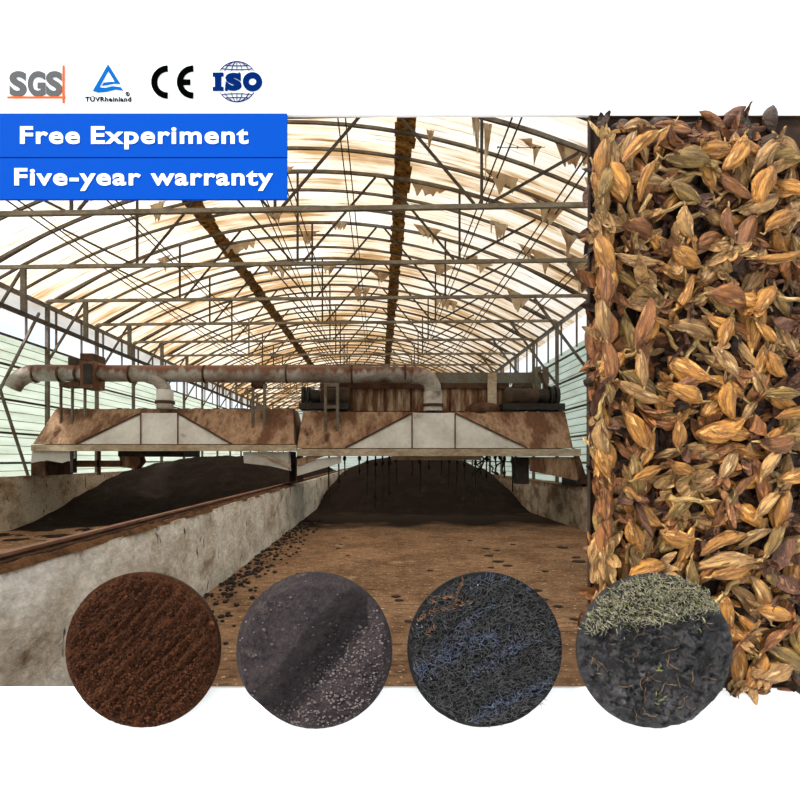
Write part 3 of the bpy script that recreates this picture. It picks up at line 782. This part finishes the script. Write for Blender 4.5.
# globe mark
r_ = mark('navy slab lettered mark over a thin lined globe on the white partition', 236, 101)
gx, gy, gr = 236.8, 81.4, 20.2
mb = MB()
def clipped(pts, keep):
    run = []
    for p in pts:
        if keep(p): run.append(p)
        else:
            if len(run) > 1: strip(mb, run, .5)
            run = []
    if len(run) > 1: strip(mb, run, .5)
kp = lambda p: (p[1] < 70.6 or p[1] > 92.2) and math.hypot(p[0]-gx, p[1]-gy) <= gr+.1
clipped(arc(gx,gy,gr,gr,0,360,120), kp)
for rx in (.32, .72):
    clipped(arc(gx,gy,gr*rx,gr,0,360,120), kp)
clipped([(gx, gy-gr+i*.5) for i in range(81)], kp)
for dy in (13.6, 17.4):
    for s in (1, -1):
        clipped([(gx-gr+i*.5, gy+s*dy - s*1.6*(1-((-gr+i*.5)/gr)**2)*1.0) for i in range(82)], kp)
mb.build('globe', M['navy_ink'], r_)
mb = MB(); flat(mb, ((212.6,72.4),(223.4,72.4),(223.4,76.2),(221.2,76.2),(221.2,86.8),(223.4,86.8),(223.4,90.6),(212.6,90.6),(212.6,86.8),(214.8,86.8),(214.8,76.2),(212.6,76.2))); mb.build('letter', M['navy_ink'], r_)
mb = MB(); add_text(mb, 'S', 225.2, 241.6, 72.8, 90.2, DW, MT, bold=.075); MT = .0041
flat(mb, ((238.2,72.4),(240.4,72.4),(240.4,78.2),(238.2,78.2))); flat(mb, ((225,84.6),(227.4,84.6),(227.4,90.6),(225,90.6))); MT = .004; mb.build('letter', M['navy_ink'], r_, fix=False)
mb = MB(); strip(mb, arc(252.4,81.5,6.7,6.5,0,354,60), 6.0, True); mb.build('letter', M['navy_ink'], r_)

# ------------------------------------------------------------------ panel of dried flower buds
BX0, BX1, BZ0, BZ1 = (589.5-CX)/F*(DW-.03), wx(812), CH-(688-CY)/F*(DW-.03), CH-(115.5-CY)/F*(DW-.03)
M['board'] = mat('panel_board', srgb(52,34,20), srgb(34,22,14), scale=6, rough=.9)
tr_ = thing('specimen_panel', 'tall brown backed shallow panel on the white partition filled with dried buds', 'panel', ((BX0+BX1)/2, DW, BZ0))
MB().box((BX0, DW-.012, BZ0), (BX1, DW, BZ1)).build('back_board', M['board'], tr_)
for a, b in (((BX0, DW-.03, BZ0), (BX0+.006, DW-.012, BZ1)), ((BX1-.006, DW-.03, BZ0), (BX1, DW-.012, BZ1)), ((BX0, DW-.03, BZ0), (BX1, DW-.012, BZ0+.006)), ((BX0, DW-.03, BZ1-.006), (BX1, DW-.012, BZ1))):
    MB().box(a, b).build('rim_board', M['board'], tr_)

def budmat(name, a, b, c):
    return mat(name, srgb(*a), srgb(*b), srgb(*c), scale=22, stretch=(.22,1.2,1.2), rough=.5, lo=.38, hi=.56, fine=.3, spec=.45, bump=.9, bscale=40, rnd=.22)
BM = {'gold': budmat('bud_gold', (190,131,55), (127,79,31), (233,179,101)),
      'tan': budmat('bud_tan', (179,136,81), (120,84,46), (221,181,123)),
      'rust': budmat('bud_rust', (151,95,44), (99,56,26), (194,136,75)),
      'maroon': budmat('bud_maroon', (118,75,48), (75,43,29), (165,118,84)),
      'olive': budmat('bud_olive', (151,118,57), (99,72,33), (197,160,95)),
      'straw': budmat('bud_straw', (192,156,92), (136,102,55), (231,197,132))}
BM['deep'] = budmat('bud_gap_shade', (76,50,27), (46,30,17), (108,76,44))  # darkened bud colours that put shade into the gaps
BM['deepr'] = budmat('bud_gap_shade_brown', (64,41,26), (40,25,16), (92,62,38))
def pod(mb, L, rad, sd, nu=30, nv=26, lobes=6, bend=.12, flat_=.72):
    rr = random.Random(sd); ph = rr.uniform(0, 6); tw = rr.uniform(-1.4, 1.4); ft = rr.uniform(.35, .6)
    vs = []; fs = []
    for j in range(nv+1):
        t = j/nv; x = (t-.5)*L
        e = t/ft*.5 if t < ft else .5 + (t-ft)/(1-ft)*.5
        r = rad*(math.sin(math.pi*min(1, max(0, e)))**.72*.96 + .05)
        zc = bend*L*(1-(2*t-1)**2); yc = -.16*bend*L*math.sin(2*math.pi*t+ph)
        for i in range(nu):
            a = 2*math.pi*i/nu
            q = abs(math.sin(lobes*.5*a + ph + t*tw))
            w = .70 + .42*q**.7 + .40*noise.noise(Vector((math.cos(a)*1.5, math.sin(a)*1.5+sd, t*2.6))) + .12*noise.noise(Vector((math.cos(a)*5, math.sin(a)*5+sd, t*5)))
            vs.append((x + .03*L*noise.noise(Vector((a, t*3, sd))), yc + math.sin(a)*r*w*flat_, zc + math.cos(a)*r*w))
    for j in range(nv):
        for i in range(nu):
            fs.append((j*nu+i, j*nu+(i+1)%nu, (j+1)*nu+(i+1)%nu, (j+1)*nu+i))
    fs.append(tuple(range(nu-1,-1,-1))); fs.append(tuple(nv*nu+i for i in range(nu)))
    mb.add(vs, fs)
def petal(mb, x, z, L, w, ang, curl, sd, n=9, k=5):
    """curled shrivelled petal starting at (x, z), pointing along ang"""
    vs = []; fs = []; ca, sa = math.cos(ang), math.sin(ang)
    for side in (0, 1):
        for j in range(n+1):
            t = j/n; ww = w*math.sin(math.pi*(.12+.86*t))**.7
            for i in range(k+1):
                u = i/k*2-1
                lx = L*t*(1-.25*curl*t); ly = -curl*L*.45*t*t - .55*w*u*u*(.5+.6*math.sin(sd+t*3)) + .16*w*noise.noise(Vector((t*4, u*2, sd)))
                lz = ww*u + .18*w*noise.noise(Vector((t*5, u, sd+9)))
                vs.append((x + lx*ca - lz*sa, ly + side*.004, z + lx*sa + lz*ca))
    o = (n+1)*(k+1)
    for j in range(n):
        for i in range(k):
            a = j*(k+1)+i
            fs += [(a,a+1,a+k+2,a+k+1), (o+a+k+1,o+a+k+2,o+a+1,o+a)]
    mb.add(vs, fs)
PR = []
def proto(kind, sd):
    rr = random.Random(sd); off = None
    if kind in ('gold', 'tan', 'rust', 'olive'):
        L = rr.uniform(.20, .30); rad = rr.uniform(.032, .052)
        mb = MB(); pod(mb, L, rad, sd, bend=rr.uniform(-.14,.14), lobes=rr.choice((5,6,7,8)))
        o = mb.build('dried_bud', BM[kind], smooth=True)
        mb = MB(); mb.tube([(-L*.46,0,0), (-L*.56, rr.uniform(-.01,.01), rr.uniform(-.015,.015)), (-L*.66, 0, rr.uniform(-.03,.03))], [.008,.006,.004], 6)
        mb.build('stalk', BM['straw'], o, smooth=True)
        if rr.random() < .85:
            mb = MB(); nb = rr.choice((3,4,5,6))
            for q in range(nb):
                petal(mb, L*.34, rr.uniform(-.016,.016), rr.uniform(.06,.15), rr.uniform(.007,.024), rr.uniform(-.9,.9), rr.uniform(-.4,.9), sd+q)
            mb.build('petal_tip', BM[rr.choice(('rust','straw','tan','maroon','gold'))], o, smooth=True)
    elif kind == 'maroon':
        mb = MB(); nb = rr.choice((5,6,7,8))
        for q in range(nb):
            petal(mb, rr.uniform(-.08,-.01), rr.uniform(-.03,.03), rr.uniform(.09,.19), rr.uniform(.016,.045), rr.uniform(-1.0,1.0)+(math.pi if q in (2,5) else 0), rr.uniform(-.5,1.1), sd+q*3)
        o = mb.build('dried_flower', BM[('maroon','rust','tan')[sd % 3]], smooth=True)
        mb = MB(); pod(mb, .09, .024, sd, 12, 8); 
        for v in mb.v: v.x -= .06
        mb.build('calyx', BM['olive'], o, smooth=True)
    else:
        mb = MB(); pts = [Vector((-.16,0,0))]
        for q in range(6): pts.append(pts[-1] + Vector((.05, rr.uniform(-.008,.008), rr.uniform(-.022,.022))))
        mb.tube(pts, [.014,.012,.013,.011,.012,.014,.018], 8)
        o = mb.build('dried_twig', BM['straw'], smooth=True)
        mb = MB(); petal(mb, .12, pts[-1].z, .09, .022, rr.uniform(-.6,.6), .4, sd); petal(mb, .12, pts[-1].z, .08, .016, rr.uniform(-.8,.8), .1, sd+4)
        mb.build('calyx', BM['tan'], o, smooth=True)
    return o
LAB = {'gold': ('plump golden ochre dried bud in the brown backed panel', 'dried bud', 'golden dried buds'),
       'tan': ('pale tan ridged dried bud in the brown backed panel', 'dried bud', 'tan dried buds'),
       'rust': ('rust orange dried bud in the brown backed panel', 'dried bud', 'rust dried buds'),
       'olive': ('dull olive brown dried bud in the brown backed panel', 'dried bud', 'olive dried buds'),
       'maroon': ('shrivelled open dried flower with curled petals in the brown backed panel', 'dried flower', 'shrivelled dried flowers'),
       'straw': ('thin straw coloured dried stem lying among the dried buds', 'dried stem', 'straw coloured stems')}
for kind, n in (('gold',7),('tan',7),('rust',5),('olive',5),('maroon',9),('straw',3)):
    for q in range(n): PR.append((kind, proto(kind, len(PR)*11+3)))
used = set()
# deepest layer: fragments too many to count
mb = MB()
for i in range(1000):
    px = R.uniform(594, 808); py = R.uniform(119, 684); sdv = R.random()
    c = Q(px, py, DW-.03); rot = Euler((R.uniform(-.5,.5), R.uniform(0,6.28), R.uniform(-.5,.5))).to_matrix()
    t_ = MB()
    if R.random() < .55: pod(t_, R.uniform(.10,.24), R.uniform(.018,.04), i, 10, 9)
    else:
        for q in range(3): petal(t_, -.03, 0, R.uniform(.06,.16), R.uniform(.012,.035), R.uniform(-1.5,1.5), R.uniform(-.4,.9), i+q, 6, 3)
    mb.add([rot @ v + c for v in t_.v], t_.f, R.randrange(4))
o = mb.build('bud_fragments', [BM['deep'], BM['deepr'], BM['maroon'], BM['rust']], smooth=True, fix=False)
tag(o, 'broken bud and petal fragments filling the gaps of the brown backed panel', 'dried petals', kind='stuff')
# the buds one by one
DISC = ((143,649.5),(315,649.5),(484.5,649.5),(654.5,650.5))
cells = []
for lay, (step, yy) in enumerate(((30, DW-.060), (30, DW-.090), (35, DW-.120))):
    v = 123 - lay*3
    while v < 690:
        u = 594 + (lay*9 % 14)
        while u < 806:
            cells.append((u + R.uniform(-8,8), v + R.uniform(-8,8), yy, lay)); u += step*1.25
        v += step*1.0
R.shuffle(cells)
WT_ = (('gold',.30),('tan',.24),('rust',.13),('olive',.10),('maroon',.18),('straw',.05))
cnt_ = {}
kinds = {k: [o for kk, o in PR if kk == k] for k, _ in WT_}
nb = 0
for u, v, yy, lay in cells:
    if math.hypot(u-DISC[3][0], v-DISC[3][1]) < 64 or v > 674 or v < 128: continue
    q = R.random(); acc = 0
    for k, w in WT_:
        acc += w
        if q < acc: break
    src = kinds[k][R.randrange(len(kinds[k]))]
    if id(src) in used: o = copy_tree(src)
    else: o = src; used.add(id(src))
    u = max(600 + lay*2, u)
    p = Q(u, v, yy)
    o.location = p
    a = R.uniform(0, 6.283)
    edge = min(u-589, v-115, 690-v)
    if edge < 20: a = (math.pi/2 if u-589 == edge else 0) + R.uniform(-.35,.35) + R.choice((0, math.pi))
    o.rotation_euler = (R.uniform(-.8,.8), a, R.uniform(-.3,.3))
    s = R.uniform(.72, 1.12)*(1 if lay < 2 else .95)
    o.scale = (s,)*3
    l, c, g = LAB[k]
    tag(o, l, c, g); nb += 1
for k, o in PR:
    if id(o) not in used:
        for ch in list(o.children): bpy.data.objects.remove(ch)
        bpy.data.objects.remove(o)
print('BUDS', nb)

# ------------------------------------------------------------------ four round samples
def disc(idx, label, hf, m, extra):
    DY = DW - (.165 if idx == 3 else .07)
    cx, cy = DISC[idx]; c = Q(cx, cy, DY); Rr = 77.3/F*DY
    root = thing('soil_sample', label, 'soil sample', Vector((c.x, DW, c.z-Rr)))
    base = MB().tube([(c.x, DY+.006, c.z), (c.x, DY+.03, c.z)], Rr*.995, 96).build('backing_disc', M['dark'], root)
    MB().box((c.x-.09, DY+.03, c.z-.33), (c.x+.09, DW, wz(692))).build('mounting_block', M['white'], root)
    nr, na = 96, 260; vs = [Vector((0,0,0))]; fs = []
    mb = MB(); vs = []; P = []
    for j in range(nr+1):
        r = j/nr
        for i in range(na):
            a = 2*math.pi*i/na
            u, v = r*math.cos(a), r*math.sin(a)
            e = min(1, (1-r)*9)
            h = hf(u, v)*(.25+.75*e)
            vs.append((c.x+u*Rr, DY - max(-.004, h), c.z+v*Rr))
    for j in range(nr):
        for i in range(na):
            fs.append((j*na+i, j*na+(i+1)%na, (j+1)*na+(i+1)%na, (j+1)*na+i))
    s0 = len(vs)
    for i in range(na):
        a = 2*math.pi*i/na; vs.append((c.x+math.cos(a)*Rr, DY+.006, c.z+math.sin(a)*Rr))
    for i in range(na): fs.append((nr*na+i, nr*na+(i+1)%na, s0+(i+1)%na, s0+i))
    mb.add(vs, fs)
    so = mb.build('soil_layer', m, root, smooth=True, fix=False)
    def at(u, v, up=0):
        r = math.hypot(u, v); e = min(1, (1-r)*9)
        return Vector((c.x+u*Rr, DY - max(-.004, hf(u,v)*(.25+.75*e)) - up, c.z+v*Rr))
    extra(root, at, Rr)
    return root
def rnd_uv(rr, m=.96):
    while True:
        u, v = rr.uniform(-1,1), rr.uniform(-1,1)
        if u*u+v*v < m*m: return u, v
def fr(u, v, s, o=5, sd=0): return noise.fractal(Vector((u*s, v*s, sd)), .8, 2.1, o)
# 1 crumbly brown humus
m1 = mat('humus', srgb(70,42,26), srgb(53,30,20), srgb(91,55,34), scale=14, rough=.95, fine=.6, bump=1.0, bscale=45, spec=.05, lo=.4, hi=.6)
M['humus3'] = mat('humus_dark_crumb', srgb(34,20,13), srgb(24,15,10), scale=20, rough=.95, spec=.05)
M['humus2'] = mat('humus_crumb', srgb(77,45,28), srgb(55,32,21), scale=20, rough=.95, spec=.05)
def h1(u, v):
    w = (u - v)*.707; l = (u+v)*.707
    return .022 + .010*noise.noise(Vector((w*2.6, l*.7, 1))) + .016*fr(w*2.0, l*.45, 7, 4, 2) + .009*fr(u, v, 24, 4, 4) + .012*sstep((w+.12)/.12)
def e1(root, at, Rr):
    rr = random.Random(1); mb = MB()
    for i in range(1900):
        u, v = rnd_uv(rr); s = rr.uniform(.0025,.006)*(1 + .9*max(0, -v))
        lump(mb, at(u, v), s, i, .8, 6, 4)
    for i in range(900):
        u, v = rnd_uv(rr); lump(mb, at(u, v, -.002), rr.uniform(.003,.007), i+.5, .6, 6, 4); mb.m[-30:] = [1]*30
    o = mb.build('soil_crumbs', [M['humus2'], M['humus3']], root, smooth=False, fix=False); o['kind'] = 'stuff'
disc(0, 'round sample of crumbly reddish brown soil in front of the limewashed trough wall', h1, m1, e1)
# 2 dark grey ridge with a gully
m2 = mat('grey_fines', srgb(60,52,52), srgb(46,40,42), srgb(84,74,70), scale=6, rough=.95, fine=.35, bump=.8, bscale=80, spec=.1, lo=.42, hi=.6)
M['grit'] = mat('grey_grit', srgb(100,89,85), srgb(69,60,61), scale=20, rough=.9)
def h2(u, v):
    w = (u - v)*.707 ; l = (u+v)*.707
    w += .05*math.sin(l*3) + .02
    if w < .04: base = .125*sstep((.04-w)/.30) - .02*max(0, -w-.3)
    else: base = .085*sstep((w-.04)/.62)
    g = .006 if w < 0 else .016
    return .003 + base + g*.5*fr(u, v, 16, 5, 7) + (.008*noise.noise(Vector((u*7, v*7, 2))) if w > .1 else 0)
def e2(root, at, Rr):
    rr = random.Random(2); mb = MB()
    for i in range(1500):
        u, v = rnd_uv(rr)
        if u - v < .25 and rr.random() < .93: continue
        lump(mb, at(u, v), rr.uniform(.003,.008)*(1.5 if rr.random() < .06 else 1), i, .7, 6, 4)
    o = mb.build('grit_grains', M['grit'], root, fix=False); o['kind'] = 'stuff'
disc(1, 'round sample of dark grey fine soil with a deep diagonal gully', h2, m2, e2)
# 3 black straw with pale wisps
m3 = mat('black_mulch', srgb(22,21,21), srgb(16,16,16), srgb(32,30,30), scale=8, rough=.8, fine=.4, bump=1, bscale=40, spec=.2)
M['straw_dark'] = mat('dark_straw', srgb(40,38,38), srgb(63,60,59), scale=9, rough=.45, spec=.5)
M['straw_blue'] = mat('sky_sheen_straw', srgb(66,75,99), srgb(46,51,69), scale=9, rough=.35, spec=.6)  # blue put into the colour as sky reflection on wet straw
M['straw_tan'] = mat('tan_stem', srgb(136,97,66), srgb(109,71,46), scale=9, rough=.7)
def h3(u, v):
    return .02 + .022*fr(u*.8+v*.5, v*1.2-u*.6, 2.6, 3, 3) + .012*fr(u, v, 14, 4, 6)
def blade(mb, p, d, L, w, rr, lift=.01):
    q = p + d*L; n = Vector((-d.z, 0, d.x))*w
    up = Vector((0,-rr.uniform(0,lift),0)); m_ = p.lerp(q,.5) + Vector((0,-.004,0)) + n*rr.uniform(-1.2,1.2)
    mb.add([p-n, p+n, m_+n+up, m_-n+up, q+up*.6, p+Vector((0,.003,0)), m_+up+Vector((0,.003,0))], [(0,1,2,3),(3,2,4),(0,3,6,5),(1,5,6,2),(3,4,6),(2,6,4)])
def e3(root, at, Rr):
    rr = random.Random(3)
    mb, mb2, mb3 = MB(), MB(), MB()
    for i in range(5200):
        u, v = rnd_uv(rr, .95); a = rr.gauss(.6, .9)
        band = noise.noise(Vector(((v - .55*u)*3.2, (u+.5*v)*.9, 5)))
        d = Vector((math.cos(a), 0, math.sin(a)))
        if band > .08 and rr.random() < .2 + 1.3*band and not (u < -.3 and v > .4): blade(mb2, at(u,v), d, rr.uniform(.015,.045), .0015, rr)
        else: blade(mb, at(u,v), d, rr.uniform(.015,.055), .0011, rr)
    def twig(pts):
        for (a, b) in zip(pts, pts[1:]):
            for k in range(16):
                t = rr.random(); u = a[0]+(b[0]-a[0])*t + rr.gauss(0,.014); v = a[1]+(b[1]-a[1])*t + rr.gauss(0,.014)
                if u*u+v*v > .93: continue
                an = math.atan2(b[1]-a[1], b[0]-a[0]) + rr.gauss(0,.6)
                blade(mb3, at(u,v,.006), Vector((math.cos(an),0,math.sin(an))), rr.uniform(.010,.024), .0016, rr)
    twig(((-.92,.30),(-.80,.46),(-.62,.54),(-.42,.57),(-.18,.66))); twig(((-.40,.58),(-.36,.75),(-.28,.90))); twig(((-.72,.62),(-.55,.70),(-.42,.70))); twig(((-.78,.2),(-.66,.30)))
    o = mb.build('straw_litter', M['straw_dark'], root, fix=False); o['kind'] = 'stuff'
    o = mb2.build('sky_sheen_straw', M['straw_blue'], root, fix=False); o['kind'] = 'stuff'
    o = mb3.build('tan_twigs', M['straw_tan'], root, fix=False); o['kind'] = 'stuff'
disc(2, 'round sample of black straw mulch with bluish wisps and tan twigs', h3, m3, e3)
# 4 peat bank under dry grass
m4 = mat('peat', srgb(25,22,22), srgb(43,39,40), srgb(74,71,74), scale=7, rough=.55, fine=.6, bump=1, bscale=30, spec=.5, lo=.45, hi=.60)
M['grass_dry'] = mat('dry_grass', srgb(139,132,109), srgb(109,102,80), scale=30, rough=.8)
M['grass_green'] = mat('green_grass', srgb(112,116,70), srgb(83,92,49), scale=30, rough=.8)
M['root'] = mat('root_fibre', srgb(116,92,68), srgb(88,66,51), scale=20, rough=.8)
def gl(u): return .42 + .10*u + .07*noise.noise(Vector((u*4, 1, 1))) - (.16 if u > .45 else 0)*0
def h4(u, v):
    top = .018*sstep((v - gl(u) + .1)/.15)
    return .012 + top + .045*fr(u, v, 3.4, 4, 9)*(1 if v < gl(u) else .3) + .026*fr(u, v, 11, 5, 4)
def e4(root, at, Rr):
    rr = random.Random(4); mb, mb2, mb3 = MB(), MB(), MB()
    for i in range(7500):
        u, v = rnd_uv(rr, .985)
        if v < gl(u) + rr.gauss(-.02,.06) or (u > .5 and v < .55 and rr.random() < .8): continue
        a = rr.uniform(0, 6.28)
        blade(mb2 if rr.random() < .13 else mb, at(u,v), Vector((math.cos(a),0,math.sin(a))), rr.uniform(.014,.042), .002, rr, .025)
    for i in range(46):
        u, v = rnd_uv(rr, .88)
        if v > .4: continue
        p = [at(u, v, .006)]; a = rr.uniform(3.0, 6.6); st = rr.uniform(.02, .075)
        for k in range(4):
            a += rr.gauss(0, .3); u += st*math.cos(a); v += st*math.sin(a); p.append(at(u, v, .006))
        if u*u+v*v < .9: mb3.tube(p, .0018, 5)
    for k in range(14):
        u, v = (.0, -.25) if k < 7 else (.02, -.62)
        blade(mb2, at(u+rr.gauss(0,.03), v+rr.gauss(0,.03)), Vector((math.cos(k),0,abs(math.sin(k)))), .03, .003, rr)
    o = mb.build('dry_grass', M['grass_dry'], root, fix=False); o['kind'] = 'stuff'
    o = mb2.build('green_grass', M['grass_green'], root, fix=False); o['kind'] = 'stuff'
    o = mb3.build('root_fibres', M['root'], root, fix=False); o['kind'] = 'stuff'
disc(3, 'round sample of dark peaty soil topped with dry grass, partly over the bud panel', h4, m4, e4)

# ------------------------------------------------------------------ light, sky, camera
w = bpy.data.worlds.new('sky'); bpy.context.scene.world = w; w.use_nodes = True
N = w.node_tree.nodes; L = w.node_tree.links; bg = N['Background']
tc = N.new('ShaderNodeTexCoord'); n = N.new('ShaderNodeTexNoise'); n.inputs['Scale'].default_value = 3.5; n.inputs['Detail'].default_value = 6
L.new(tc.outputs['Generated'], n.inputs['Vector'])
r = N.new('ShaderNodeValToRGB'); r.color_ramp.elements[0].position = .45; r.color_ramp.elements[0].color = (.72,.86,1.0,1)
r.color_ramp.elements[1].position = .64; r.color_ramp.elements[1].color = (1,1,1,1)
L.new(n.outputs[0], r.inputs[0]); L.new(r.outputs[0], bg.inputs[0]); bg.inputs[1].default_value = .85
sn = bpy.data.lights.new('sun', 'SUN'); sn.energy = 4.4; sn.angle = math.radians(8); sn.color = (1,.97,.92)
so = bpy.data.objects.new('sun', sn); C.objects.link(so)
so.rotation_euler = Vector((.75,.5,-1.2)).to_track_quat('-Z','Y').to_euler()

cam = bpy.data.cameras.new('camera'); co = bpy.data.objects.new('camera', cam); C.objects.link(co)
co.location = (0,0,CH); co.rotation_euler = (math.pi/2,0,0)
cam.sensor_width = 36; cam.lens = 36*F/800; cam.shift_x = (400-CX)/800; cam.shift_y = (CY-400)/800
cam.clip_start = .05; cam.clip_end = 300
sc = bpy.context.scene; sc.camera = co
sc.view_settings.view_transform = 'Standard'; sc.view_settings.look = 'None'
sc.view_settings.exposure = .5; sc.view_settings.gamma = 1; sc.view_settings.use_curve_mapping = False
sc.cycles.use_denoising = True; sc.cycles.max_bounces = 8; sc.cycles.diffuse_bounces = 5; sc.cycles.transmission_bounces = 6
